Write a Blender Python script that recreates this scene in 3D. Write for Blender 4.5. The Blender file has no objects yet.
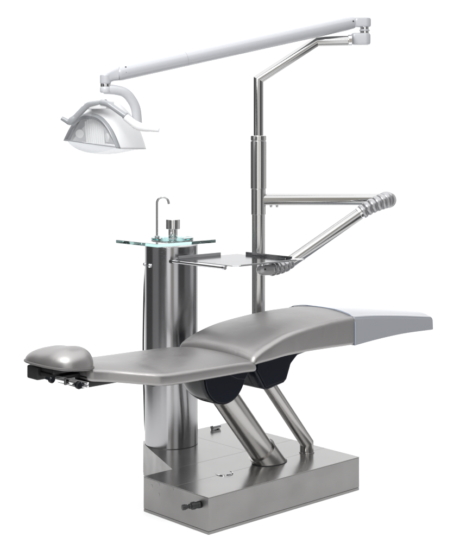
import bpy, bmesh, math, random
from mathutils import Vector, Matrix
random.seed(7)
SC = bpy.context.scene
COL = SC.collection
F_PX, U0, HZ, CAM_H = 1218.0, 230.0, 133.0, 1.5      # lens in photo pixels, principal column, horizon row, eye height

def W(u, v, Y):                                        # world point seen at photo pixel (u, v) at distance Y
    return Vector(((u-U0)/F_PX*Y, Y, CAM_H-(v-HZ)/F_PX*Y))

# ------------------------------------------------------------------ materials
def new_mat(name):
    m = bpy.data.materials.new(name); m.use_nodes = True
    nt = m.node_tree
    return m, nt, nt.nodes['Principled BSDF']

def steel(name, col, rough, brush=(1, 1, 1), amt=0.12, bump=0.03, smudge=0.10, edge=1.0, aniso=0.0, metal=1.0):
    m, nt, p = new_mat(name)
    p.inputs['Metallic'].default_value = metal
    p.inputs['Specular Tint'].default_value = (edge, edge, edge, 1)
    if aniso:                                           # turned metal: brushing runs round the axis
        p.inputs['Anisotropic'].default_value = aniso; p.inputs['Anisotropic Rotation'].default_value = .25
        tg = nt.nodes.new('ShaderNodeTangent'); tg.direction_type = 'RADIAL'; tg.axis = 'Z'
        nt.links.new(tg.outputs[0], p.inputs['Tangent'])
    tc = nt.nodes.new('ShaderNodeTexCoord')
    mp = nt.nodes.new('ShaderNodeMapping'); mp.inputs['Scale'].default_value = brush
    nt.links.new(tc.outputs['Object'], mp.inputs['Vector'])
    n = nt.nodes.new('ShaderNodeTexNoise'); n.inputs['Scale'].default_value = 1.0
    n.inputs['Detail'].default_value = 3
    nt.links.new(mp.outputs[0], n.inputs['Vector'])
    n2 = nt.nodes.new('ShaderNodeTexNoise'); n2.inputs['Scale'].default_value = 7
    n2.inputs['Detail'].default_value = 4
    nt.links.new(tc.outputs['Object'], n2.inputs['Vector'])
    mr = nt.nodes.new('ShaderNodeMapRange')
    mr.inputs['From Min'].default_value = .25; mr.inputs['From Max'].default_value = .75
    mr.inputs['To Min'].default_value = rough*(1-amt*2); mr.inputs['To Max'].default_value = rough*(1+amt*2)
    nt.links.new(n.outputs['Fac'], mr.inputs['Value'])
    mr2 = nt.nodes.new('ShaderNodeMapRange')
    mr2.inputs['From Min'].default_value = .3; mr2.inputs['From Max'].default_value = .7
    mr2.inputs['To Min'].default_value = -smudge*rough; mr2.inputs['To Max'].default_value = smudge*rough
    nt.links.new(n2.outputs['Fac'], mr2.inputs['Value'])
    ad = nt.nodes.new('ShaderNodeMath'); ad.operation = 'ADD'
    nt.links.new(mr.outputs[0], ad.inputs[0]); nt.links.new(mr2.outputs[0], ad.inputs[1])
    nt.links.new(ad.outputs[0], p.inputs['Roughness'])
    cr = nt.nodes.new('ShaderNodeMix'); cr.data_type = 'RGBA'
    cr.inputs[6].default_value = (*[c*(1-amt*.6) for c in col], 1)
    cr.inputs[7].default_value = (*[min(1, c*(1+amt*.6)) for c in col], 1)
    nt.links.new(n.outputs['Fac'], cr.inputs[0])
    nt.links.new(cr.outputs[2], p.inputs['Base Color'])
    if not bump: return m
    b = nt.nodes.new('ShaderNodeBump'); b.inputs['Strength'].default_value = bump
    b.inputs['Distance'].default_value = .002
    nt.links.new(n.outputs['Fac'], b.inputs['Height']); nt.links.new(b.outputs[0], p.inputs['Normal'])
    return m

def plain(name, col, rough, metal=0.0, coat=0.0, bump=0.0, bscale=400, spec=.5):
    m, nt, p = new_mat(name)
    p.inputs['Base Color'].default_value = (*col, 1)
    p.inputs['Metallic'].default_value = metal
    p.inputs['Roughness'].default_value = rough
    p.inputs['Coat Weight'].default_value = coat
    p.inputs['Coat Roughness'].default_value = .08
    p.inputs['Specular IOR Level'].default_value = spec
    tc = nt.nodes.new('ShaderNodeTexCoord')
    n2 = nt.nodes.new('ShaderNodeTexNoise'); n2.inputs['Scale'].default_value = 9; n2.inputs['Detail'].default_value = 5
    nt.links.new(tc.outputs['Object'], n2.inputs['Vector'])
    mr = nt.nodes.new('ShaderNodeMapRange')
    mr.inputs['To Min'].default_value = max(.02, rough*.8); mr.inputs['To Max'].default_value = min(1, rough*1.2)
    nt.links.new(n2.outputs['Fac'], mr.inputs['Value']); nt.links.new(mr.outputs[0], p.inputs['Roughness'])
    if bump:
        v = nt.nodes.new('ShaderNodeTexVoronoi'); v.inputs['Scale'].default_value = bscale
        nt.links.new(tc.outputs['Object'], v.inputs['Vector'])
        b = nt.nodes.new('ShaderNodeBump'); b.inputs['Strength'].default_value = bump; b.inputs['Distance'].default_value = .001
        nt.links.new(v.outputs['Distance'], b.inputs['Height'])
        w = nt.nodes.new('ShaderNodeTexNoise'); w.inputs['Scale'].default_value = 11; w.inputs['Detail'].default_value = 2; w.inputs['Distortion'].default_value = .6
        nt.links.new(tc.outputs['Object'], w.inputs['Vector'])
        b2 = nt.nodes.new('ShaderNodeBump'); b2.inputs['Strength'].default_value = .16; b2.inputs['Distance'].default_value = .012
        nt.links.new(w.outputs['Fac'], b2.inputs['Height']); nt.links.new(b2.outputs[0], b.inputs['Normal'])
        nt.links.new(b.outputs[0], p.inputs['Normal'])
    return m

M = {}
M['base'] = steel('brushed base steel', (.27, .266, .262), .38, (4, 200, 200), .07, 0, .25)
M['plate'] = steel('rolled plate steel', (.40, .395, .386), .20, (5, 240, 240), .05, 0, .15, .9, metal=.86)
M['column'] = steel('column steel', (.38, .38, .39), .18, (25, 25, 600), .03, 0, .05, .8, .8)
M['strut'] = steel('strut steel', (.40, .39, .38), .22, (60, 60, 700), .06, 0, .1, .8, .5)
M['tube'] = steel('polished tube steel', (.46, .46, .46), .12, (200, 200, 4), .08, 0)
M['pole'] = steel('satin pole steel', (.62, .62, .61), .19, (260, 260, 5), .08, 0)
M['seam'] = plain('dark vinyl seam', (.10, .096, .094), .5)
M['satin'] = plain('satin steel', (.55, .55, .56), .42, 1)
M['hem'] = plain('pale blue hem', (.30, .36, .46), .3)
M['yoke'] = plain('lamp yoke paint', (.50, .51, .53), .3, 0, .2)
M['white'] = plain('white enamel', (.8, .8, .8), .3)
M['chrome'] = plain('chrome', (.72, .72, .73), .06, 1)
M['chrometube'] = plain('bright tube steel', (.42, .42, .415), .14, 1)
M['mirror'] = steel('polished tray steel', (.44, .445, .455), .12, (4, 90, 90), .2, 0, .2, .8)
M['vinyl'] = plain('silver grey vinyl', (.305, .297, .293), .375, .80, 0, .08, 900, .5)
M['cover'] = plain('glossy clear plastic over grey vinyl', (.265, .278, .305), .09, .2, .5)
M['black'] = plain('glossy black plastic', (.006, .007, .009), .08, 0, 0, spec=.22)
M['darkmatte'] = plain('matte black rubber', (.012, .012, .013), .5)
M['bluemetal'] = plain('blue black lacquer', (.008, .010, .017), .10, 0, 0, spec=.22)
M['paint'] = plain('silver white paint', (.45, .46, .485), .24, 0, .3)
M['paintlamp'] = plain('lamp white plastic', (.72, .725, .735), .42, 0, 0)
M['handle'] = plain('lamp grey plastic', (.29, .30, .315), .28, 0, .3)
M['rimgrey'] = plain('lamp rim grey plastic', (.27, .28, .295), .28, 0, .2)
M['boot'] = plain('grey ribbed joint', (.36, .36, .37), .26, .75, 0)
M['castgrey'] = plain('cast grey housing', (.50, .50, .51), .30, .5, .1)
M['reflector'] = plain('reflector', (.90, .90, .91), .30, .45)
M['bulb'] = plain('white diffuser', (.88, .88, .87), .35)

def glassy(name, col, absorb, dens, rough=0.0):
    m, nt, p = new_mat(name)
    p.inputs['Base Color'].default_value = (*col, 1)
    p.inputs['Transmission Weight'].default_value = 1
    p.inputs['Roughness'].default_value = rough
    p.inputs['IOR'].default_value = 1.48
    if dens:
        a = nt.nodes.new('ShaderNodeVolumeAbsorption')
        a.inputs['Color'].default_value = (*absorb, 1); a.inputs['Density'].default_value = dens
        nt.links.new(a.outputs[0], nt.nodes['Material Output'].inputs['Volume'])
    return m
M['glass'] = glassy('greenish plate glass', (1, 1, 1), (.35, .86, .80), 2.0)
M['basin'] = glassy('blue green basin glass', (.95, 1, 1), (.20, .80, .78), 18)

def clearmat():
    m, nt, p = new_mat('clear lamp shield')
    nt.nodes.remove(p)
    tr = nt.nodes.new('ShaderNodeBsdfTransparent'); tr.inputs[0].default_value = (.93, .94, .95, 1)
    gl = nt.nodes.new('ShaderNodeBsdfGlossy'); gl.inputs['Roughness'].default_value = .04
    df = nt.nodes.new('ShaderNodeBsdfDiffuse'); df.inputs[0].default_value = (.62, .63, .65, 1)
    lw = nt.nodes.new('ShaderNodeLayerWeight'); lw.inputs[0].default_value = .5
    pw = nt.nodes.new('ShaderNodeMath'); pw.operation = 'POWER'; pw.inputs[1].default_value = 4
    nt.links.new(lw.outputs['Facing'], pw.inputs[0])
    fr = nt.nodes.new('ShaderNodeMath'); fr.operation = 'MULTIPLY_ADD'; fr.inputs[1].default_value = .7; fr.inputs[2].default_value = .06
    nt.links.new(pw.outputs[0], fr.inputs[0])
    m1 = nt.nodes.new('ShaderNodeMixShader'); m1.inputs[0].default_value = .11
    nt.links.new(tr.outputs[0], m1.inputs[1]); nt.links.new(df.outputs[0], m1.inputs[2])
    m2 = nt.nodes.new('ShaderNodeMixShader')
    nt.links.new(fr.outputs[0], m2.inputs[0]); nt.links.new(m1.outputs[0], m2.inputs[1]); nt.links.new(gl.outputs[0], m2.inputs[2])
    nt.links.new(m2.outputs[0], nt.nodes['Material Output'].inputs['Surface'])
    return m
M['clear'] = clearmat()

# ------------------------------------------------------------------ mesh helpers
def link(name, bm, mat, parent=None, smooth=35, axis=None):
    bmesh.ops.recalc_face_normals(bm, faces=bm.faces)
    me = bpy.data.meshes.new(name); bm.to_mesh(me); bm.free()
    me.materials.append(mat)
    if smooth:
        me.shade_smooth(); me.set_sharp_from_angle(angle=math.radians(smooth))
    o = bpy.data.objects.new(name, me); COL.objects.link(o)
    if smooth and smooth <= 40:
        wn = o.modifiers.new('normals', 'WEIGHTED_NORMAL'); wn.keep_sharp = True; wn.weight = 100; wn.thresh = .01
    if parent is not None: o.parent = parent
    if axis is not None:                                # own z axis along the tube, so its brushing runs with it
        R = rot_to(axis, (0, 0, 0)); me.transform(R.inverted()); o.matrix_local = R
    return o

def thing(name, label, cat, loc, rotz=0):
    o = bpy.data.objects.new(name, None); COL.objects.link(o)
    o.empty_display_size = .1
    o.location = loc; o.rotation_euler = (0, 0, rotz)
    o['label'] = label; o['category'] = cat
    return o

def ring_frame(d, ref=None):
    d = d.normalized()
    ref = ref or (Vector((0, 0, 1)) if abs(d.z) < .95 else Vector((0, 1, 0)))
    x = ref.cross(d).normalized(); y = d.cross(x).normalized()
    return x, y

def add_sweep(bm, pts, radii, seg=32, caps=True, round_end=0.0):
    pts = [Vector(p) for p in pts]
    if not isinstance(radii, (list, tuple)): radii = [radii]*len(pts)
    n = len(pts); rings = []
    dirs = [(pts[i+1]-pts[i]).normalized() for i in range(n-1)]
    x, y = ring_frame(dirs[0])
    prev = dirs[0]
    for i in range(n):
        if i == 0: t = dirs[0]
        elif i == n-1: t = dirs[-1]
        else: t = (dirs[i-1]+dirs[i]).normalized()
        q = prev.rotation_difference(t)
        x = q @ x; y = q @ y; prev = t
        k = 1.0
        if 0 < i < n-1:
            c = max(.3, t.dot(dirs[i])); k = 1/c
            bend = (dirs[i]-dirs[i-1])
            bend = bend-bend.dot(t)*t
        ring = []
        for j in range(seg):
            a = 2*math.pi*j/seg
            off = (x*math.cos(a)+y*math.sin(a))*radii[i]
            if k > 1.0001 and bend.length > 1e-6:
                bn = bend.normalized(); off = off+bn*off.dot(bn)*(k-1)
            ring.append(bm.verts.new(pts[i]+off))
        rings.append(ring)
    for r0, r1 in zip(rings, rings[1:]):
        for j in range(seg):
            bm.faces.new((r0[j], r0[(j+1) % seg], r1[(j+1) % seg], r1[j]))
    if caps:
        bm.faces.new(list(reversed(rings[0]))); bm.faces.new(rings[-1])

def fillet(pts, rad, n=8):
    pts = [Vector(p) for p in pts]; out = [pts[0]]
    for i in range(1, len(pts)-1):
        p = pts[i]; a = (pts[i-1]-p); b = (pts[i+1]-p)
        r = min(rad, a.length*.48, b.length*.48)
        p0 = p+a.normalized()*r; p1 = p+b.normalized()*r
        for k in range(n+1):
            t = k/n
            out.append(p0*(1-t)**2+p*2*t*(1-t)+p1*t*t)
    out.append(pts[-1]); return out

def cyl_profile(p0, p1, r, ch=.0015):                  # chamfered cylinder, ready for add_sweep
    p0, p1 = Vector(p0), Vector(p1); d = (p1-p0).normalized()
    return [p0, p0+d*ch*.4, p0+d*ch, p1-d*ch, p1-d*ch*.4, p1], [r-ch, r-ch*.35, r, r, r-ch*.35, r-ch]

def add_cyl(bm, p0, p1, r, ch=.0015, seg=32):
    p, rr = cyl_profile(p0, p1, r, ch); add_sweep(bm, p, rr, seg)

def add_prism(bm, poly, z0, z1, bev=0.0, bseg=2):
    t = bmesh.new()
    lo = [t.verts.new((x, y, z0)) for x, y in poly]; hi = [t.verts.new((x, y, z1)) for x, y in poly]
    n = len(poly)
    t.faces.new(list(reversed(lo))); t.faces.new(hi)
    for i in range(n): t.faces.new((lo[i], lo[(i+1) % n], hi[(i+1) % n], hi[i]))
    bmesh.ops.recalc_face_normals(t, faces=t.faces)
    if bev:
        es = [e for e in t.edges if len(e.link_faces) == 2 and e.calc_face_angle() > .5]
        bmesh.ops.bevel(t, geom=es, offset=bev, segments=bseg, affect='EDGES', profile=.5)
    merge(bm, t)

def merge(bm, t, mtx=None):
    me = bpy.data.meshes.new('tmp'); t.to_mesh(me); t.free()
    if mtx is not None: me.transform(mtx)
    bm.from_mesh(me); bpy.data.meshes.remove(me)

def add_box(bm, x0, x1, y0, y1, z0, z1, bev=.002, mtx=None):
    t = bmesh.new(); add_prism(t, [(x0, y0), (x1, y0), (x1, y1), (x0, y1)], z0, z1, bev)
    merge(bm, t, mtx)

def rot_to(axis_z, origin):                            # matrix whose z axis is axis_z
    z = Vector(axis_z).normalized(); x, y = ring_frame(z)
    m = Matrix((x, y, z)).transposed().to_4x4(); m.translation = Vector(origin); return m

def pchip(xs, ys, x):
    if x <= xs[0]: return ys[0]
    if x >= xs[-1]: return ys[-1]
    n = len(xs); h = [xs[i+1]-xs[i] for i in range(n-1)]; d = [(ys[i+1]-ys[i])/h[i] for i in range(n-1)]
    m = [0]*n; m[0] = d[0]; m[-1] = d[-1]
    for i in range(1, n-1):
        m[i] = 0 if d[i-1]*d[i] <= 0 else 2*d[i-1]*d[i]/(d[i-1]+d[i])
    for i in range(n-1):
        if x <= xs[i+1]:
            t = (x-xs[i])/h[i]; t2, t3 = t*t, t*t*t
            return ys[i]*(2*t3-3*t2+1)+m[i]*h[i]*(t3-2*t2+t)+ys[i+1]*(-2*t3+3*t2)+m[i+1]*h[i]*(t3-t2)

def cushion(stations, bc=.2, r_top=.024, r_bot=.010, r_end=(.02, .02), crown=.010, n=48, flare=.0):
    """padded slab lofted along s; stations: (s, half width near, half width far, top z, thickness)"""
    S = [list(c) for c in zip(*stations)]
    s0, s1 = S[0][0], S[0][-1]
    svals = []
    for k in range(7):                                  # rounded start
        th = math.pi/2*k/6; svals.append((s0+r_end[0]*(1-math.sin(th)), r_end[0]*(1-math.cos(th)), -1))
    svals = [(s0+r_end[0]*(1-math.cos(math.pi/2*k/6)), r_end[0]*(1-math.sin(math.pi/2*k/6))) for k in range(7)]
    a, b = s0+r_end[0], s1-r_end[1]
    svals += [(a+(b-a)*k/n, 0) for k in range(1, n)]
    svals += [(s1-r_end[1]*(1-math.cos(math.pi/2*k/6)), r_end[1]*(1-math.sin(math.pi/2*k/6))) for k in range(6, -1, -1)]
    bm = bmesh.new(); rings = []
    for s, sh in svals:
        wn, wf, zt, th = (pchip(S[0], S[i], s) for i in (1, 2, 3, 4))
        wn -= sh*.8; wf -= sh*.8; zt -= sh; zb = zt-th+sh*1.3
        if zb > zt-.006: zb = zt-.006
        rt = min(r_top, (zt-zb)*.62); rb = min(r_bot, (zt-zb)*.3)
        ring = []
        m = 26
        yl, yr = bc-wn, bc+wf
        for k in range(m+1):                            # top surface with crown
            y = yl+rt+(yr-yl-2*rt)*k/m
            q = abs((y-(yl+yr)/2)/((yr-yl)/2))
            ring.append((y, zt-crown*q**2.4))
        ze = ring[-1][1]
        for k in range(1, 9):
            t = math.pi/2*k/8; ring.append((yr-rt+rt*math.sin(t), ze-rt+rt*math.cos(t)))
        for k in range(0, 6):
            t = math.pi/2*k/5; ring.append((yr-flare-rb+rb*math.cos(t), zb+rb-rb*math.sin(t)))
        for k in range(5, -1, -1):
            t = math.pi/2*k/5; ring.append((yl+flare+rb-rb*math.cos(t), zb+rb-rb*math.sin(t)))
        for k in range(8, 0, -1):
            t = math.pi/2*k/8; ring.append((yl+rt-rt*math.sin(t), ze-rt+rt*math.cos(t)))
        rings.append([bm.verts.new((s, y, z)) for y, z in ring])
    L = len(rings[0])
    for r0, r1 in zip(rings, rings[1:]):
        for j in range(L): bm.faces.new((r0[j], r0[(j+1) % L], r1[(j+1) % L], r1[j]))
    bm.faces.new(rings[0]); bm.faces.new(list(reversed(rings[-1])))
    return bm

# ------------------------------------------------------------------ setting
fl = bmesh.new(); t = bmesh.ops.create_grid(fl, x_segments=1, y_segments=1, size=1); fl.transform(Matrix.Translation((0, 5.9, 0)) @ Matrix.Diagonal((1.7, 2.6, 1, 1)))
mfl, nt, p = new_mat('white studio floor')
p.inputs['Base Color'].default_value = (.93, .93, .93, 1); p.inputs['Roughness'].default_value = .8
p.inputs['Specular IOR Level'].default_value = .1
tl = nt.nodes.new('ShaderNodeBsdfTranslucent'); tl.inputs[0].default_value = (.93, .93, .93, 1)     # made translucent so the added fill underneath keeps it white
ms = nt.nodes.new('ShaderNodeMixShader'); ms.inputs[0].default_value = .5
nt.links.new(p.outputs[0], ms.inputs[1]); nt.links.new(tl.outputs[0], ms.inputs[2])
nt.links.new(ms.outputs[0], nt.nodes['Material Output'].inputs['Surface'])
fo = link('floor', fl, mfl, None, 0); fo['kind'] = 'structure'

N = Vector((-.080, 4.540, 0)); ROT = math.atan2(.6775, .7355)
AX = Vector((math.cos(ROT), math.sin(ROT), 0)); BX = Vector((-math.sin(ROT), math.cos(ROT), 0))
def loc_of(wp): r = Vector(wp)-N; return Vector((r.dot(AX), r.dot(BX), r.z))   # world -> chair frame

# ================================================================== DENTAL CHAIR
chair = thing('dental_chair', 'reclined grey vinyl dental chair on a brushed steel box base with two slanted struts', 'dental chair', N, ROT)
H = .14
b = bmesh.new()
add_prism(b, [(.0006, .0006), (.8474, .0006), (.8474, .3886), (.0006, .3886)], 0.0125, H-.0022, .0020)
base = link('base_box', b, M['base'], chair)
b = bmesh.new()
add_prism(b, [(0, 0), (.848, 0), (.848, .1985), (0, .1985)], H-.002, H, .0007)
add_prism(b, [(0, .1993), (.848, .1993), (.848, .389), (0, .389)], H-.002, H, .0007)
link('top_plate', b, M['plate'], base)
b = bmesh.new()
add_prism(b, [(.1506, .3905), (.8474, .3905), (.8474, .8214), (.3456, .8214), (.3186, .7896)], .0125, H-.0022, .0012)
rp = link('rear_platform', b, M['base'], chair)
b = bmesh.new()
add_prism(b, [(.150, .3902), (.5629, .3902), (.5629, .822), (.345, .822), (.318, .79)], H-.002, H, .0007)
add_prism(b, [(.5637, .3902), (.848, .3902), (.848, .822), (.5637, .822)], H-.002, H, .0007)
link('top_plate', b, M['plate'], rp)
b = bmesh.new()
add_prism(b, [(.0012, .0012), (.8468, .0012), (.8468, .8208), (.35, .8208), (.3205, .79), (.154, .388), (.0012, .388)], .0005, .0115, .0008)
link('plinth', b, M['base'], chair)
b = bmesh.new(); add_prism(b, [(.005, .005), (.843, .005), (.843, .815), (.35, .815), (.33, .79), (.16, .385), (.005, .385)], .011, .0130, 0)
link('seam_strip', b, M['darkmatte'], chair, 0)
# finger recess in the top plate
b = bmesh.new()
c = Vector((.262, .205, H))
for k in range(24):
    pass
arc = [c+Vector((math.cos(t)*.036, math.sin(t)*.036, .0012)) for t in [math.radians(178+k*(292-178+70)/26) for k in range(27)]]
add_sweep(b, arc, [0.0008+.0034*math.sin(math.pi*k/26) for k in range(27)], 10)
link('finger_ring', b, M['chrome'], base)
b = bmesh.new(); add_cyl(b, c+Vector((0, 0, -.001)), c+Vector((0, 0, .0006)), .0345, .0003, 48)
link('finger_plate', b, M['plate'], base)
# drain valve and rivets on the end face
b = bmesh.new()
def LV(u, v, x=0): # point on left face (a = 0) from picture ray
    d = Vector(((u-U0)/F_PX, 1, -(v-HZ)/F_PX)); o = Vector((0, 0, CAM_H))
    t = (N-o).dot(AX)/d.dot(AX); return loc_of(o+d*t)+Vector((-x, 0, 0))
vp = LV(200, 504.5)
for x0, x1, r in [(0, .010, .0135), (.009, .020, .0125), (.019, .034, .0145), (.033, .043, .0095), (.042, .050, .0065), (.049, .056, .009), (.055, .068, .0105)]:
    add_cyl(b, vp+Vector((-x0, x0*.35, -x0*.05)), vp+Vector((-x1, x1*.35, -x1*.05)), r, .0015, 24)
link('drain_valve', b, M['darkmatte'], base)
for u, v in [(151.5, 486), (158.5, 484.5), (158.5, 494.5), (172.5, 489.5)]:
    q = LV(u, v); b = bmesh.new(); add_cyl(b, q+Vector((.002, 0, 0)), q+Vector((-.0001, 0, 0)), .0058, .0003, 20)
    link('rivet', b, M['base'], base)
# little chrome latch at the back of the platform
q = loc_of(W(215.5, 429.5, 1218*1.36/(429.5-133)))
b = bmesh.new(); add_cyl(b, (q.x-.022, q.y, H+.0125), (q.x+.024, q.y, H+.0125), .0118, .001, 28)
add_box(b, q.x-.021, q.x-.013, q.y-.008, q.y+.008, H-.0005, H+.008, .001)
add_box(b, q.x+.013, q.x+.021, q.y-.008, q.y+.008, H-.0005, H+.008, .001)
link('latch', b, M['chrome'], rp)
# struts
def strut_pts(sf, bf, z): return Vector((sf-(z-H)*.25/.307, bf, z))
LEAN = Vector((-.25, 0, .307)).normalized()
def slanted(bm, sf, r, z0, z1, cut=True, seg=48, bf=.2):
    """tube along LEAN whose lower end is cut level with the plate"""
    x, y = ring_frame(LEAN, Vector((0, 1, 0)))
    rings = []
    base_p = Vector((sf, bf, H))
    for zi, z in enumerate((z0, z1)):
        ring = []
        for j in range(seg):
            a = 2*math.pi*j/seg; o = x*math.cos(a)*r+y*math.sin(a)*r
            cpt = base_p+LEAN*((z-H)/LEAN.z)
            pt = cpt+o
            if cut and zi == 0: pt = pt+LEAN*((z0-pt.z)/LEAN.z)
            ring.append(bm.verts.new(pt))
        rings.append(ring)
    for j in range(seg): bm.faces.new((rings[0][j], rings[0][(j+1) % seg], rings[1][(j+1) % seg], rings[1][j]))
    bm.faces.new(rings[0]); bm.faces.new(rings[1])
b = bmesh.new(); slanted(b, .515, .0535, H-.001, .56); st = link('main_strut', b, M['strut'], chair, 35, LEAN)
b = bmesh.new(); slanted(b, .515, .0615, H-.001, H+.058); SR = rot_to(LEAN, (0, 0, 0)).inverted(); b.transform(SR); link('strut_collar', b, M['strut'], st)
b = bmesh.new()
add_prism(b, [(.515+.0635/LEAN.z*math.cos(t), .2+.0635*math.sin(t)) for t in [2*math.pi*k/48 for k in range(48)]], H-.0005, H+.0025, .0008)
b.transform(SR); link('strut_gasket', b, M['darkmatte'], st)
b = bmesh.new()
add_sweep(b, [(.737, .2, H-.001), (.737, .2, H+.042), strut_pts(.737+.042*.25/.307, .2, .54)], .029, 40)
ss = link('rear_strut', b, M['strut'], chair, 35, LEAN)
b = bmesh.new(); add_cyl(b, (.737, .2, H-.001), (.737, .2, H+.004), .0325, .001, 40); b.transform(SR); link('strut_flange', b, M['strut'], ss)

# pivot drum under the back
b = bmesh.new()
pc = (.152, .568); R1 = .112
def half_drum(bm, y0, y1, R, top, bev, cx=pc[0], cz=pc[1]):
    prof = [(cx+R*math.cos(t), cz+R*1.05*math.sin(t)) for t in [math.radians(-180+k*180/28) for k in range(29)]]
    prof = [(cx-R, top)]+prof+[(cx+R, top)]
    t = bmesh.new()
    add_prism(t, [(x, z) for x, z in prof], y0, y1, bev, 3)
    mt = Matrix(((1, 0, 0, 0), (0, 0, 1, 0), (0, 1, 0, 0), (0, 0, 0, 1)))
    merge(bm, t, mt)
rows = []
for k in range(22):
    y = .075+(.285-.075)*k/21; f = max(0, (y-.14)/.147); R = R1*math.sqrt(max(.02, 1-f**2.4))
    if k == 0: R = R1-.003
    rows.append([b.verts.new((pc[0]+R*math.cos(t), y, pc[1]+R*1.05*math.sin(t))) for t in [math.radians(-180+180*j/32) for j in range(33)]]+
                [b.verts.new((pc[0]+R, y, .60)), b.verts.new((pc[0]-R, y, .60))])
L = len(rows[0])
for r0, r1 in zip(rows, rows[1:]):
    for j in range(L): b.faces.new((r0[j], r0[(j+1) % L], r1[(j+1) % L], r1[j]))
b.faces.new(rows[0]); b.faces.new(list(reversed(rows[-1])))
dr = link('pivot_housing', b, M['black'], chair)
b = bmesh.new(); half_drum(b, .069, .076, R1*.93, .598, .002); link('housing_disc', b, M['bluemetal'], dr)
b = bmesh.new(); t = bmesh.new()
add_prism(t, [(.125, .600), (.150, .572), (.205, .545), (.245, .538), (.262, .560), (.268, .600)], .060, .0705, .003, 2)
merge(b, t, Matrix(((1, 0, 0, 0), (0, 0, 1, 0), (0, 1, 0, 0), (0, 0, 0, 1))))
link('housing_flap', b, M['bluemetal'], dr)
# seat shell
b = bmesh.new(); t = bmesh.new()
add_prism(t, [(.300, .610), (.318, .560), (.372, .478), (.388, .472), (.485, .488), (.502, .500), (.527, .560), (.565, .590), (.68, .606), (.68, .66), (.32, .64)], .085, .315, .007, 3)
merge(b, t, Matrix(((1, 0, 0, 0), (0, 0, 1, 0), (0, 1, 0, 0), (0, 0, 0, 1))))
sh = link('seat_shell', b, M['bluemetal'], chair)
b = bmesh.new(); t = bmesh.new()
add_prism(t, [(.330, .560), (.378, .486), (.484, .500), (.494, .51), (.508, .56), (.515, .605), (.335, .60)], .080, .0855, .0025, 2)
merge(b, t, Matrix(((1, 0, 0, 0), (0, 0, 1, 0), (0, 1, 0, 0), (0, 0, 0, 1))))
link('shell_panel', b, M['bluemetal'], sh)

# upholstery
back = link('backrest', cushion([(-.470, .095, .115, .678, .056), (-.40, .122, .135, .671, .057), (-.30, .200, .19, .660, .058), (-.25, .236, .222, .655, .059),
                                 (-.215, .238, .230, .652, .059), (0, .236, .232, .648, .058), (.15, .232, .232, .644, .055), (.232, .230, .232, .636, .052)],
                                r_top=.017, r_bot=.010, r_end=(.018, .028), crown=.018), M['vinyl'], chair, 60)
SEAT = [(.205, .222, .228, .648, .046), (.235, .222, .228, .668, .060), (.30, .222, .224, .695, .082), (.42, .214, .216, .724, .104),
        (.60, .203, .208, .742, .124), (.72, .197, .204, .748, .134), (.835, .192, .200, .7485, .138)]
seat = link('seat', cushion(SEAT, r_top=.024, r_bot=.014, r_end=(.024, .004), crown=.024), M['vinyl'], chair, 60)
legr = link('leg_rest', cushion([(.83, .189, .197, .7445, .132), (.95, .172, .180, .735, .120), (1.2, .136, .142, .704, .092), (1.42, .104, .106, .669, .066)],
                                r_top=.020, r_bot=.010, r_end=(.004, .02), crown=.024), M['vinyl'], chair, 60)
# headrest
def pillow():
    bm = bmesh.new(); nu, nv = 64, 26
    rows = []
    for j in range(nv+1):
        ph = -math.pi/2+math.pi*j/nv
        row = []
        for i in range(nu):
            th = 2*math.pi*i/nu
            c, s_ = math.cos(th), math.sin(th)
            e = lambda v, p: math.copysign(abs(v)**p, v)
            cp = abs(math.cos(ph))**(.55 if ph < 0 else .78)
            x = .092*e(c, .72)*cp; y = .142*e(s_, .80)*cp
            z = (.062*abs(math.sin(ph))**.95 if ph > 0 else -.012*abs(math.sin(ph))**.8)
            if ph > 0: z -= .005*math.exp(-(y/.05)**2)*math.sin(ph)-.003   # shallow hollow for the neck
            k_ = 1+.30*(.7355*x-.6775*y)/.115                  # lower towards its outer end
            row.append(bm.verts.new((x, y, z*k_)))
        rows.append(row)
    for r0, r1 in zip(rows, rows[1:]):
        for i in range(nu): bm.faces.new((r0[i], r0[(i+1) % nu], r1[(i+1) % nu], r1[i]))
    bmesh.ops.remove_doubles(bm, verts=bm.verts, dist=1e-5)
    return bm
HC = Vector((-.530, .205, .680))
hm = pillow(); bmesh.ops.rotate(hm, verts=hm.verts, cent=(0, 0, 0), matrix=Matrix.Rotation(math.radians(5), 3, 'Y'))
bmesh.ops.translate(hm, verts=hm.verts, vec=HC)
head = link('headrest', hm, M['vinyl'], chair, 60)
b = bmesh.new()
loop = [HC+Vector((.0925*math.copysign(abs(math.cos(t))**.72, math.cos(t)), .1425*math.copysign(abs(math.sin(t))**.8, math.sin(t)), -.001-.087*.0*t)) for t in [2*math.pi*k/72 for k in range(73)]]
rm = Matrix.Rotation(math.radians(5), 3, 'Y'); loop = [HC+rm @ (p_-HC) for p_ in loop]
add_sweep(b, loop, .0042, 10, False)
link('piping', b, M['seam'], head)
b = bmesh.new()
add_box(b, -.585, -.470, .160, .285, .653, .674, .006)
add_box(b, -.602, -.552, .235, .302, .624, .672, .006)
add_box(b, -.590, -.550, .170, .250, .638, .655, .004)
link('headrest_bracket', b, M['darkmatte'], head)
b = bmesh.new()
pA, pB = loc_of(W(47, 378, 4.30)), loc_of(W(88, 387, 4.235))
for dz in (0, .012):
    add_sweep(b, [pA+Vector((0, 0, dz)), pB+Vector((0, 0, dz))], .0055, 16)
add_box(b, -.02, .02, -.006, .006, -.006, .018, .002, Matrix.Translation((pA*.45+pB*.55)))
add_cyl(b, pA+(pB-pA)*.2+Vector((0, -.002, .006)), pA+(pB-pA)*.78+Vector((0, -.002, .006)), .0085, .001, 20)
link('adjusting_bar', b, M['chrome'], head)
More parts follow.
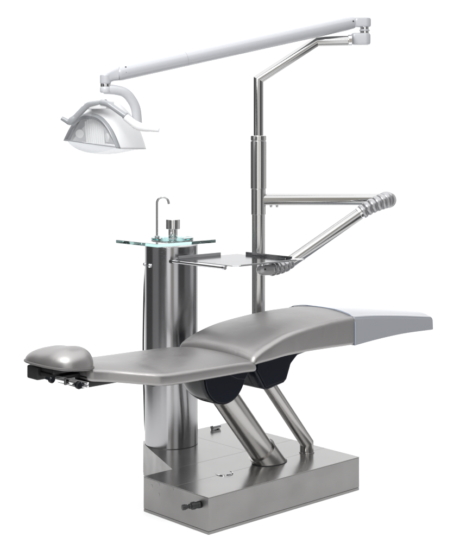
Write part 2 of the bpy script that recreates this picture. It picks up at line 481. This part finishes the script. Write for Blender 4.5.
for u, v, r in ((51, 379.5, .0125), (78, 385, .014)):
    q = loc_of(W(u, v, 4.235)); b = bmesh.new()
    add_sweep(b, [q+Vector((0, .03, 0)), q+Vector((0, .006, 0)), q, q+Vector((0, -.008, 0)), q+Vector((0, -.012, 0))], [.005, .006, r, r, r*.7], 24)
    link('knob', b, M['black'], head)
b = bmesh.new()
add_box(b, -.49, -.28, .125, .275, .596, .618, .004)
add_box(b, -.56, -.40, .16, .25, .625, .645, .004)
link('support_plate', b, M['darkmatte'], chair)
b = bmesh.new(); add_box(b, -.22, .16, .06, .34, .575, .592, .003); link('back_pan', b, M['darkmatte'], chair)

# ================================================================== FOOT COVER
cov = link('foot_cover', cushion([(.826, .1945, .2025, .7505, .142), (.95, .177, .186, .740, .129), (1.2, .141, .148, .710, .101), (1.478, .102, .102, .670, .076)],
                                 r_top=.018, r_bot=.004, r_end=(.0015, .018), crown=.024, flare=-.002), M['cover'], None, 50)
bm = bmesh.new()
hp = [(.8275, .2+.2032, .62), (.8275, .2+.2032, .705), (.8275, .2+.197, .722), (.8275, .2+.17, .738), (.8275, .2+.10, .7492), (.8275, .2, .7508),
      (.8275, .2-.10, .7488), (.8275, .2-.165, .737), (.8275, .2-.189, .720), (.8275, .2-.1952, .703), (.8275, .2-.1952, .612)]
add_sweep(bm, fillet(hp, .03, 6), .0016, 10); link('hem', bm, M['hem'], cov)
cov.location = N; cov.rotation_euler = (0, 0, ROT)
cov['label'] = 'glossy pale blue-grey plastic cover slipped over the foot end of the chair'; cov['category'] = 'foot cover'

# ================================================================== SPITTOON COLUMN
CC = Vector((-.2575, 5.346, H))
colm = thing('spittoon_stand', 'thick brushed steel cylinder carrying a glass plate with a thin spout', 'spittoon unit', CC, ROT)
HT = 1.009-H
b = bmesh.new(); add_cyl(b, (0, 0, .0005), (0, 0, HT), .1165, .002, 96)
cy = link('column', b, M['column'], colm)
b = bmesh.new(); add_cyl(b, (0, 0, HT), (0, 0, HT+  .0055), .1155, .001, 64); link('column_cap', b, M['white'], colm)
b = bmesh.new(); add_box(b, -.168, .166, -.108, .180, HT+.0065, HT+.0205, .0015)
gp = link('glass_plate', b, M['glass'], colm)
b = bmesh.new()
prof = [(.052, .0208), (.092, .0208), (.094, .0225), (.094, .0270), (.091, .0285), (.088, .0265), (.060, .0235), (.052, .0235)]
rows = []
for k in range(72):
    t = 2*math.pi*k/72
    rows.append([b.verts.new((.035+r*math.cos(t), .035+r*math.sin(t), HT+z)) for r, z in prof])
for k in range(72):
    r0, r1 = rows[k], rows[(k+1) % 72]
    for j in range(len(prof)): b.faces.new((r0[j], r0[(j+1) % len(prof)], r1[(j+1) % len(prof)], r1[j]))
link('basin', b, M['basin'], gp)
def cl(wp):
    r = Vector(wp)-CC; return Vector((r.dot(AX), r.dot(BX), r.z))
GT = HT+.021
sp = cl(W(157, 237, 5.44)); sp.z = GT
top = cl(W(157, 203, 5.44)).z
b = bmesh.new()
dirv = Vector((.7355, -.6775, 0))                       # picture-right in column frame
rr = .026
path = [sp, sp+Vector((0, 0, top-GT))]
for k in range(1, 15):
    t = math.radians(180-k*172/14); path.append(sp+Vector((0, 0, top-GT))+dirv*(rr+rr*math.cos(t))+Vector((0, 0, rr*1.0*math.sin(t))))
path.append(path[-1]+Vector((0, 0, -.008))+dirv*.001)
add_sweep(b, path, .0052, 16)
spt = link('spout', b, M['tube'], colm)
b = bmesh.new(); add_cyl(b, sp, sp+Vector((0, 0, .012)), .011, .001, 24); link('spout_collar', b, M['chrome'], spt)
cf = cl(W(173, 236, 5.46)); cf.z = GT
z1, z2 = cl(W(173, 229, 5.46)).z, cl(W(173, 219.3, 5.46)).z
b = bmesh.new(); add_cyl(b, cf, (cf.x, cf.y, z1+.002), .021, .001, 36); filler = link('cup_filler', b, M['pole'], colm)
b = bmesh.new(); add_cyl(b, (cf.x, cf.y, z1), (cf.x, cf.y, z2), .0325, .002, 48); link('filler_head', b, M['pole'], filler)
b = bmesh.new(); q = Vector((cf.x, cf.y, 0))-dirv*.006+Vector((-.6775, -.7355, 0))*.026
add_sweep(b, [(q.x, q.y, z1+.001), (q.x, q.y, z1-.014), (q.x-.004, q.y-.005, z1-.020)], .0055, 14)
add_sweep(b, [(q.x, q.y, z1-.018), (q.x, q.y, GT+.001)], .003, 10)
link('nozzle', b, M['chrome'], filler)
for u, v in ((145.2, 266.2), (151.3, 266.2)):
    th = math.asin(max(-.985, min(.985, (u-171.0)/25.9)))
    n = Vector((math.sin(th), -math.cos(th), 0)); nl = Vector((n.dot(AX), n.dot(BX), 0))
    z = cl(W(u, v, 5.25)).z
    b = bmesh.new(); p0 = nl*.1135+Vector((0, 0, z))
    add_sweep(b, [p0, p0+nl*.007, p0+nl*.010, p0+nl*.0115], [.0085, .0085, .006, .002], 20)
    link('screw', b, M['chrome'], cy)
b = bmesh.new()
hz = [cl(W(u, v, 5.36)) for u, v in ((145.5, 268), (144.3, 285), (143.6, 315), (143.2, 345), (143.6, 380), (144.2, 400), (144.8, 425), (146.5, 441))]
add_sweep(b, fillet(hz, .05, 4), .0035, 10)
link('hose', b, M['darkmatte'], colm)

# ================================================================== EQUIPMENT POLE
PY = 5.45
PB = W(258.4, 345, PY)
pole = thing('equipment_pole', 'upright steel pole behind the chair with bent top and elbow arm', 'pole', PB)
def pl(u, v, Y): return W(u, v, Y)-PB
def pz(v, Y=PY): return W(0, v, Y).z-PB.z
b = bmesh.new(); add_cyl(b, (0, 0, -.05), (0, 0, pz(200)), .0305, .001, 48); link('lower_pole', b, M['pole'], pole)
b = bmesh.new()
add_cyl(b, (0, 0, pz(214.5)), (0, 0, pz(189)), .0335, .001, 48)
add_cyl(b, (0, 0, pz(188.6)), (0, 0, pz(141.2)), .0365, .001, 48)
add_cyl(b, (0, 0, pz(140.7)), (0, 0, pz(135.5)), .0360, .003, 48)
add_cyl(b, (0, 0, pz(205)), (0, 0, pz(139)), .0325, .001, 48)
link('sleeve', b, M['pole'], pole)
b = bmesh.new()
add_sweep(b, [(0, 0, pz(137)), (0, 0, pz(79.5)), pl(317, 41.3, PY), pl(349.5, 40.6, PY-.02)], .0222, 40)
up = link('bent_tube', b, M['chrometube'], pole, 13)
b = bmesh.new(); e0, e1 = pl(347.8, 40.6, PY-.02), pl(351.8, 40.5, PY-.02)
add_cyl(b, e0, e1, .0262, .002, 36); link('end_ring', b, M['chrome'], up)
b = bmesh.new()
CZ = CC-PB
add_box(b, CZ.x+.09, .028, CZ.y*.5-.02, CZ.y*.5+.02, -.035, .035, .004)
add_cyl(b, (0, 0, -.055), (0, 0, .055), .042, .003, 40)
link('column_bracket', b, M['strut'], pole)
b = bmesh.new()
add_cyl(b, pl(262, 199.6, PY), pl(386, 199.4, PY), .0262, .002, 40)
arm = link('upper_arm', b, M['chrometube'], pole)
for u in (271, 277):
    b = bmesh.new(); q = pl(u, 206, PY); add_cyl(b, q+Vector((0, 0, .006)), q+Vector((0, 0, -.006)), .006, .001, 14); link('screw', b, M['chrome'], arm)
def boot(pts, r0, r1, rings):
    pts = fillet(pts, .06, 10); bm = bmesh.new()
    # resample
    L = [0]
    for p0, p1 in zip(pts, pts[1:]): L.append(L[-1]+(p1-p0).length)
    n = rings*14; P = []; RR = []
    for k in range(n+1):
        s = L[-1]*k/n; i = max(j for j in range(len(L)) if L[j] <= s+1e-9); i = min(i, len(pts)-2)
        t = (s-L[i])/max(1e-9, L[i+1]-L[i]); P.append(pts[i].lerp(pts[i+1], min(1, t)))
        ph = (k/n*rings) % 1
        w = abs(math.sin(math.pi*ph))**.55
        f = k/n; env = r0+(r1-r0)*f
        RR.append(env*(.80+.20*w))
    add_sweep(bm, P, RR, 32)
    return bm
E = [pl(387, 199.6, 5.41), pl(384.5, 200.5, 5.37), pl(376, 204, 5.345), pl(368, 208, 5.335), pl(360.5, 213, 5.33)]
link('elbow_boot', boot(E, .0385, .031, 7), M['boot'], arm)
b = bmesh.new(); add_cyl(b, pl(385.5, 199.6, 5.47), pl(388.5, 200.0, 5.385), .036, .006, 40); link('elbow_cap', b, M['castgrey'], arm)
b = bmesh.new()
add_cyl(b, pl(363.5, 211, 5.332), pl(291, 261.5, 5.28), .0265, .002, 40)
arm2 = link('lower_arm', b, M['chrometube'], pole)
b = bmesh.new(); add_cyl(b, pl(363.2, 211.2, 5.332), pl(358.5, 214.4, 5.328), .0285, .002, 36); link('arm_ring', b, M['chrome'], arm2)
E2 = [pl(292, 262, 5.28), pl(286, 266.2, 5.26), pl(278, 268.6, 5.23), pl(270, 269.8, 5.20)]
link('wrist_boot', boot(E2, .024, .029, 5), M['boot'], arm2)
b = bmesh.new()
q0, q1 = pl(271.5, 269.8, 5.20), pl(257, 270, 5.165)
dd = (q1-q0).normalized(); ln = (q1-q0).length
ps = [q0]+[q0+dd*ln*f for f in (.05, .6)]+[q0+dd*ln*(.6+.4*math.sin(math.pi/2*k/6)) for k in range(1, 7)]
rs = [.0225, .024, .024]+[max(.003, .024*math.cos(math.pi/2*k/6)) for k in range(1, 7)]
add_sweep(b, ps, rs, 32)
cn = link('wrist_housing', b, M['castgrey'], arm2)
tz = .9595
b = bmesh.new(); qq = pl(262, 270, 5.175)
add_cyl(b, qq, (qq.x, qq.y, tz-.0005-PB.z), .012, .001, 24); link('tray_pin', b, M['chrome'], arm2)
b = bmesh.new(); q = pl(265, 268.6, 5.18)+Vector((0, -.023, 0)); add_cyl(b, q, q+Vector((0, -.003, 0)), .004, .0005, 14); link('screw', b, M['darkmatte'], cn)

# ================================================================== TRAY
TF = Vector((.024, 4.905, .9600))
tray = thing('instrument_tray', 'square polished steel instrument tray with raised rims and front rail beside the glass plate', 'tray', TF, ROT)
TA, TB = .355, .375
b = bmesh.new()
add_prism(b, [(.018, 0), (TA, 0), (TA, TB), (0, TB), (0, .022)], 0, .003, .0008)
tp = link('tray_plate', b, M['mirror'], tray)
def rim(x0, x1, y0, y1, h=.014):
    bb = bmesh.new(); add_box(bb, x0, x1, y0, y1, .0032, h, .0008); return bb
link('rim', rim(.012, .255, TB-.004, TB-.0005, .016), M['satin'], tray)
link('rim', rim(TA-.004, TA-.0005, .03, TB-.06, .016), M['mirror'], tray)
link('rim', rim(.03, TA-.006, .0005, .0035, .007), M['satin'], tray)
b = bmesh.new()
add_cyl(b, (-.016, .055, -.006), (-.016, TB+.010, -.006), .0065, .001, 24)
rl = link('front_rail', b, M['chrome'], tray)
for y in (.050, TB+.006):
    b = bmesh.new(); add_cyl(b, (-.016, y-.004, -.006), (-.016, y+.012, -.006), .0085, .001, 24); link('rail_cap', b, M['darkmatte'] if y > .1 else M['chrome'], rl)
for y in (.07, TB-.02):
    b = bmesh.new(); add_box(b, -.017, .012, y-.006, y+.006, -.0045, -.0005, .001); link('rail_tab', b, M['chrome'], rl)
b = bmesh.new()
lp = [(TA-.01, .03, .004), (TA+.03, .002, .003), (TA+.052, .004, .002), (TA+.046, .032, .002), (TA-.004, .07, .004)]
add_sweep(b, fillet(lp, .02, 6), .0026, 12); link('wire_loop', b, M['chrome'], tray)

# ================================================================== LAMP SPRING ARM + LAMP
LA = W(363, 34, 5.46)
larm = thing('lamp_arm', 'long thick white swing arm reaching from the bent pole top to the lamp', 'lamp arm', LA)
def la(u, v, Y): return W(u, v, Y)-LA
b = bmesh.new()
a0, a1 = la(355.5, 21.8, 5.47), la(116.5, 74.0, 5.08)
d = (a1-a0).normalized(); L = (a1-a0).length
ps, rs = [], []
for f, r in ((0, .016), (.004, .023), (.014, .0285), (.05, .0305), (.985, .0315), (.993, .030), (.998, .026), (1, .022)):
    ps.append(a0+d*L*f); rs.append(r)
add_sweep(b, ps, rs, 40)
tube = link('arm_tube', b, M['paint'], larm)
b = bmesh.new()
for f in (.725,):
    add_sweep(b, [a0+d*L*(f-.0006), a0+d*L*(f+.0006)], .0315, 40)
link('arm_joint_line', b, M['handle'], tube)
for off, f in ((Vector((0, -.8, .6)), .962), (Vector((0, -.99, -.12)), .962), (Vector((0, -.70, -.72)), .962), (Vector((0, -.99, .1)), .013)):
    q = a0+d*L*f+off.normalized()*.0295; b = bmesh.new(); add_cyl(b, q, q+off.normalized()*.0035, .0035, .0005, 12); link('screw', b, M['darkmatte'], tube)
# right knuckle
b = bmesh.new()
def hull_bracket(bm, c0, c1, r0, r1, z0, z1, bev=.003):
    """plan-view stadium between two points"""
    c0, c1 = Vector(c0), Vector(c1); dv = (c1-c0); ang = math.atan2(dv.y, dv.x); poly = []
    for k in range(17): t = ang+math.pi/2+math.pi*k/16; poly.append((c0.x+r0*math.cos(t), c0.y+r0*math.sin(t)))
    for k in range(17): t = ang-math.pi/2+math.pi*k/16; poly.append((c1.x+r1*math.cos(t), c1.y+r1*math.sin(t)))
    add_prism(bm, poly, z0, z1, bev)
zc = lambda v, Y=5.46: W(0, v, Y).z-LA.z
xc = lambda u, Y=5.46: W(u, 0, Y).x-LA.x
hull_bracket(b, (xc(357.5), 0), (xc(365.2), 0), .022, .026, zc(27.2), zc(17.6), .009)
up_b = link('knuckle_top', b, M['paint'], larm)
b = bmesh.new(); add_cyl(b, (xc(364.5), 0, zc(33.5)), (xc(364.5), 0, zc(26.8)), .0205, .0015, 32); link('knuckle_pin', b, M['chrome'], larm)
b = bmesh.new(); add_cyl(b, (xc(364.5), 0, zc(31.2)), (xc(364.5), 0, zc(29.6)), .0235, .001, 32); link('knuckle_washer', b, M['paint'], larm)
b = bmesh.new()
hull_bracket(b, (xc(355.0), 0), (xc(364.8), 0), .018, .026, zc(45.0), zc(32.8), .011)
link('knuckle_base', b, M['paint'], larm)
# left knuckle
KY = 5.06
b = bmesh.new()
k1 = la(105.5, 79, KY)
zz = lambda v: W(0, v, KY).z-LA.z
t_ = bmesh.new()
secs = [(la(119.5, 73.4, 5.085), .029, .030), (la(114, 74.8, 5.075), .024, .026), (la(109, 77.0, 5.066), .0235, .0235), (la(105, 78.6, KY), .0235, .021)]
rings = []
for c_, ry, rz in secs:
    rings.append([t_.verts.new(c_+Vector((0, ry*math.copysign(abs(math.cos(a))**.6, math.cos(a)), rz*math.copysign(abs(math.sin(a))**.6, math.sin(a))))) for a in [2*math.pi*k/32 for k in range(32)]])
for r0, r1 in zip(rings, rings[1:]):
    for j in range(32): t_.faces.new((r0[j], r0[(j+1) % 32], r1[(j+1) % 32], r1[j]))
t_.faces.new(rings[0]); t_.faces.new(rings[-1]); merge(b, t_)
add_cyl(b, (k1.x, k1.y, zz(84.2)), (k1.x, k1.y, zz(74.3)), .0235, .006, 40)
link('swivel_head', b, M['paint'], larm)
b = bmesh.new(); add_cyl(b, (k1.x, k1.y, zz(86.8)), (k1.x, k1.y, zz(83.8)), .0215, .001, 36); link('swivel_ring', b, M['chrome'], larm)

# lamp
LY = 5.02
LB = W(107, 147, LY)
lamp = thing('dental_lamp', 'white dental lamp head with clear shield and two grip handles hanging from the long arm', 'lamp', LB)
def lp_(u, v, Y): return W(u, v, Y)-LB
TH = math.radians(36)
WV = Vector((math.cos(TH), -math.sin(TH), -.10)); DV = Vector((math.sin(TH), math.cos(TH), -.04)); ZV = Vector((.02, -.10, 1))
L0 = lp_(92.5, 144.5, LY)                               # middle of the front lower edge
def LP(w, dd, z): return L0+WV*w+DV*dd+ZV*z
DS = [-.004, .02, .055, .10, .15, .195, .215]
HS = [.126, .160, .188, .192, .168, .120, .080]
WS = [.152, .153, .152, .148, .140, .124, .106]
PS = [2.45, 2.35, 2.3, 2.4, 2.7, 3.0, 3.2]
def hou(tw, dd, shrink=0.0):
    w_ = pchip(DS, WS, dd)-shrink; h_ = pchip(DS, HS, dd)-shrink; e_ = pchip(DS, PS, dd)
    f_ = 2*tw-1; f_ = math.copysign(1-(1-abs(f_))**1.25, f_)
    x = w_*f_; z = h_*(1-abs(f_)**e_)
    return x, z
bm = bmesh.new(); rows = []
nd, nw = 34, 48
for i in range(nd+1):
    dd = DS[0]+(DS[-1]-DS[0])*i/nd
    rows.append([bm.verts.new(LP(x, dd, z)) for x, z in [hou(k/nw, dd) for k in range(nw+1)]])
for r0, r1 in zip(rows, rows[1:]):
    for k in range(nw): bm.faces.new((r0[k], r0[k+1], r1[k+1], r1[k]))
bm.faces.new(rows[-1])
housing = link('housing', bm, M['paintlamp'], lamp, 50)
md = housing.modifiers.new('thick', 'SOLIDIFY'); md.thickness = .004; md.offset = -1
# front rim band
RW = lambda k: .007+.010*math.sin(math.pi*k/nw)+.007*k/nw
bm = bmesh.new(); rows = []
for k in range(nw+1):
    x0, z0 = hou(k/nw, DS[0]); x1, z1 = hou(k/nw, DS[0], RW(k))
    xm, zm = hou(k/nw, DS[0], RW(k)*.45)
    x2, z2 = hou(k/nw, .014, RW(k)+.004)
    rows.append([bm.verts.new(LP(*q)) for q in ((x0*1.005, DS[0]+.004, z0*1.01), (x0*1.0, DS[0]-.006, z0*1.0), (xm, DS[0]-.012, zm), (x1, DS[0]-.006, z1), (x2, .014, z2))])
for r0, r1 in zip(rows, rows[1:]):
    for j in range(4): bm.faces.new((r0[j], r0[j+1], r1[j+1], r1[j]))
rimo = link('front_rim', bm, M['rimgrey'], lamp, 60)
md = rimo.modifiers.new('thick', 'SOLIDIFY'); md.thickness = .002; md.offset = 0
# reflector with flutes
bm = bmesh.new(); rows = []
for i in range(25):
    f = i/24
    row = []
    for k in range(121):
        g = -1+2*k/120
        zz_ = .003+f*.112*(1-abs(g)**2.1)
        dep = .016+.150*(1-g*g)*(1-.72*f)
        if abs(g) < .6: dep += .016*abs(math.cos(g*30))
        row.append(bm.verts.new(LP(g*.128, dep, zz_)))
    rows.append(row)
for r0, r1 in zip(rows, rows[1:]):
    for k in range(120): bm.faces.new((r0[k], r0[k+1], r1[k+1], r1[k]))
refl = link('reflector', bm, M['reflector'], lamp, 60)
for g in (-.092, .078):
    bm = bmesh.new(); c0 = LP(g, .026 if g < 0 else .014, .038); ax = (LP(g*.6, -.05, .025)-c0).normalized()
    add_cyl(bm, c0, c0+ax*.012, .019, .003, 32); link('side_disc', bm, M['bulb'], refl)  # plain white disc, one on each side of the ribs
bm = bmesh.new(); rows = []
for i in range(9):
    f = i/8; row = []
    for k in range(161):
        g = -.062+.104*k/160
        row.append(bm.verts.new(LP(g, .030+.0045*abs(math.sin(math.pi*k/160*9))-.012*f, .004+f*.108*(1-abs(g/.135)**2))))
    rows.append(row)
for r0, r1 in zip(rows, rows[1:]):
    for k in range(160): bm.faces.new((r0[k], r0[k+1], r1[k+1], r1[k]))
link('ribbed_screen', bm, M['bulb'], refl, 60)
bm = bmesh.new(); c0 = LP(0, .045, .010); add_cyl(bm, c0, LP(0, .045, .060), .011, .003, 20); link('bulb', bm, M['bulb'], refl)
# clear shield: bulges below and in front
bm = bmesh.new(); rows = []
for i in range(21):
    f = i/20; row = []
    for k in range(49):
        g = -1+2*k/48
        x0, z0 = hou((g+1)/2, DS[0], .022)
        if f <= .5:
            q = f/.5; row.append(bm.verts.new(LP(x0, DS[0]-.006-.020*q*(1-g*g), z0*(1-q)-.034*q*(1-abs(g)**1.6))))
        else:
            q = (f-.5)/.5; ww, _ = hou((g+1)/2, .19, .01)
            row.append(bm.verts.new(LP(x0*(1-q)+ww*q, (DS[0]-.006-.020*(1-g*g))*(1-q)+.19*q, -.034*(1-abs(g)**1.6)*(1-q)-.018*math.sin(math.pi*q)*(1-g*g)-.002*q)))
    rows.append(row)
for r0, r1 in zip(rows, rows[1:]):
    for k in range(48):
        bm.faces.new((r0[k], r0[k+1], r1[k+1], r1[k]))
bmesh.ops.remove_doubles(bm, verts=bm.verts, dist=1e-5)
link('clear_shield', bm, M['clear'], lamp, 50)
bm = bmesh.new()
lip = [LP(pchip([0, 1], [-.142, .142], k/24), DS[0]-.008-.020*(1-(2*k/24-1)**2), .004) for k in range(25)]
add_sweep(bm, lip, .0022, 10); link('shield_lip', bm, M['rimgrey'], lamp)
# handles
def flat_sweep(bm, pts, rad, flat=1.0):
    add_sweep(bm, pts, rad, 24)
bm = bmesh.new()
hl = fillet([lp_(106, 102.2, 4.93), lp_(88.5, 104.2, 4.97), lp_(72, 121, 5.00)], .014, 6)
flat_sweep(bm, hl, [.0118]*len(hl)); ha = link('grip_handle', bm, M['handle'], lamp)
bm = bmesh.new()
gl_ = fillet([lp_(84, 108, 4.985), lp_(74, 119, 4.995), lp_(69.5, 122.5, 5.0), lp_(61.5, 118.0, 5.0)], .02, 6)
flat_sweep(bm, gl_, [.0115+.0045*math.sin(math.pi*k/(len(gl_)-1))-.003*(k/(len(gl_)-1))**6 for k in range(len(gl_))]); link('grip', bm, M['rimgrey'], ha)
bm = bmesh.new()
hr = fillet([lp_(101, 102.2, 4.93), lp_(108, 103.6, 4.91), lp_(127.5, 117.5, 4.88)], .012, 6)
flat_sweep(bm, hr, [.0118]*len(hr)); hb = link('grip_handle', bm, M['handle'], lamp)
bm = bmesh.new(); add_cyl(bm, lp_(124.6, 115.3, 4.883), lp_(126, 116.4, 4.881), .0145, .001, 24); link('grip_collar', bm, M['rimgrey'], hb)
bm = bmesh.new()
gr = fillet([lp_(125.5, 117, 4.88), lp_(137, 126, 4.87), lp_(146, 128.3, 4.865), lp_(159, 129.8, 4.86)], .05, 8)
flat_sweep(bm, gr, [.010+.008*math.sin(math.pi*min(1, .15+.85*k/(len(gr)-1)))**.7*(1-.35*(k/(len(gr)-1))) for k in range(len(gr))]); link('grip', bm, M['paintlamp'], hb)
bm = bmesh.new(); q = LP(-.01, .03, .165)
add_box(bm, -.062, .062, -.026, .026, -.020, .013, .007, Matrix.Translation(lp_(99, 104.2, 4.97)) @ Matrix.Rotation(-TH, 4, 'Z'))
link('handle_mount', bm, M['paintlamp'], lamp)
# yoke
bm = bmesh.new()
yk = fillet([lp_(104, 89.2, 5.06), lp_(113, 89.4, 5.07), lp_(126, 92, 5.09), lp_(136, 106, 5.11), lp_(137.5, 126, 5.12)], .06, 10)
add_sweep(bm, yk, [.0205]*len(yk), 28)
k1w = Vector(k1)+LA-LB
zw = lambda v: W(0, v, KY).z-LB.z
add_cyl(bm, (k1w.x, k1w.y, zw(93.0)), (k1w.x, k1w.y, zw(86.4)), .0235, .006, 36)
link('yoke', bm, M['yoke'], lamp, 50)

# ------------------------------------------------------------------ world: white studio behind, dark room with strips in front
world = bpy.data.worlds.new('World'); SC.world = world; world.use_nodes = True
nt = world.node_tree; bg = nt.nodes['Background']
tc = nt.nodes.new('ShaderNodeTexCoord'); sx = nt.nodes.new('ShaderNodeSeparateXYZ')
nt.links.new(tc.outputs['Generated'], sx.inputs[0])
neg = nt.nodes.new('ShaderNodeMath'); neg.operation = 'MULTIPLY'; neg.inputs[1].default_value = -1
nt.links.new(sx.outputs['Y'], neg.inputs[0])
at = nt.nodes.new('ShaderNodeMath'); at.operation = 'ARCTAN2'
nt.links.new(sx.outputs['X'], at.inputs[0]); nt.links.new(neg.outputs[0], at.inputs[1])     # 0 = behind the camera, + = right
mr = nt.nodes.new('ShaderNodeMapRange'); mr.inputs['From Min'].default_value = -math.pi; mr.inputs['From Max'].default_value = math.pi
nt.links.new(at.outputs[0], mr.inputs['Value'])
ramp = nt.nodes.new('ShaderNodeValToRGB'); el = ramp.color_ramp.elements
BANDS = [(-180, 1.25), (-142, 1.25), (-132, .11), (-90, .10), (-82, .32), (-58, .32), (-50, .12), (-20, .13), (-14, 1.5), (-3, 1.5),
         (2, (.58, .54, .47)), (12, (.52, .50, .47)), (16, 1.2), (28, 1.2), (34, .11), (58, .11), (66, .28), (90, .30), (98, .75), (120, .75), (128, .15), (136, .2), (146, 1.25), (180, 1.25)]
while len(el) < len(BANDS): el.new(.5)
for e, (az, v) in zip(el, BANDS):
    e.position = (az+180)/360
    c3 = v if isinstance(v, tuple) else (v, v, v*1.01)
    e.color = (*c3, 1)
nt.links.new(mr.outputs[0], ramp.inputs[0])
zr = nt.nodes.new('ShaderNodeMapRange'); zr.interpolation_type = 'SMOOTHSTEP'
zr.inputs['From Min'].default_value = .55; zr.inputs['From Max'].default_value = .75
nt.links.new(sx.outputs['Z'], zr.inputs['Value'])
mx = nt.nodes.new('ShaderNodeMix'); mx.data_type = 'RGBA'
nt.links.new(zr.outputs[0], mx.inputs[0]); nt.links.new(ramp.outputs[0], mx.inputs[6]); mx.inputs[7].default_value = (2.1, 2.1, 2.12, 1)
nt.links.new(mx.outputs[2], bg.inputs['Color']); bg.inputs['Strength'].default_value = 1.0

def area(name, loc, target, sx_, sy_, power, col=(1, 1, 1)):
    l = bpy.data.lights.new(name, 'AREA'); l.shape = 'RECTANGLE'; l.size = sx_; l.size_y = sy_; l.energy = power; l.color = col
    o = bpy.data.objects.new(name, l); COL.objects.link(o); o.location = loc
    o.rotation_euler = (Vector(target)-Vector(loc)).to_track_quat('-Z', 'Y').to_euler(); return o
area('softbox', (-1.2, 2.6, 3.25), (0, 5.1, .6), 1.8, 1.4, 85)
area('underfloor_fill', (0, 5.8, -1.2), (0, 5.8, 0), 5.0, 6.5, 84)  # added fill below the floor, whitens it and washes out contact shadow

# ------------------------------------------------------------------ camera
cam = bpy.data.cameras.new('camera'); co = bpy.data.objects.new('camera', cam); COL.objects.link(co)
co.location = (0, 0, CAM_H); co.rotation_euler = (math.radians(90), 0, 0)
cam.sensor_fit = 'HORIZONTAL'; cam.sensor_width = 36; cam.lens = 36*F_PX/460
cam.shift_y = -(278-HZ)/460.0
cam.clip_end = 200
SC.camera = co
SC.view_settings.view_transform = 'Standard'; SC.view_settings.look = 'None'
SC.view_settings.exposure = 0; SC.view_settings.gamma = 1
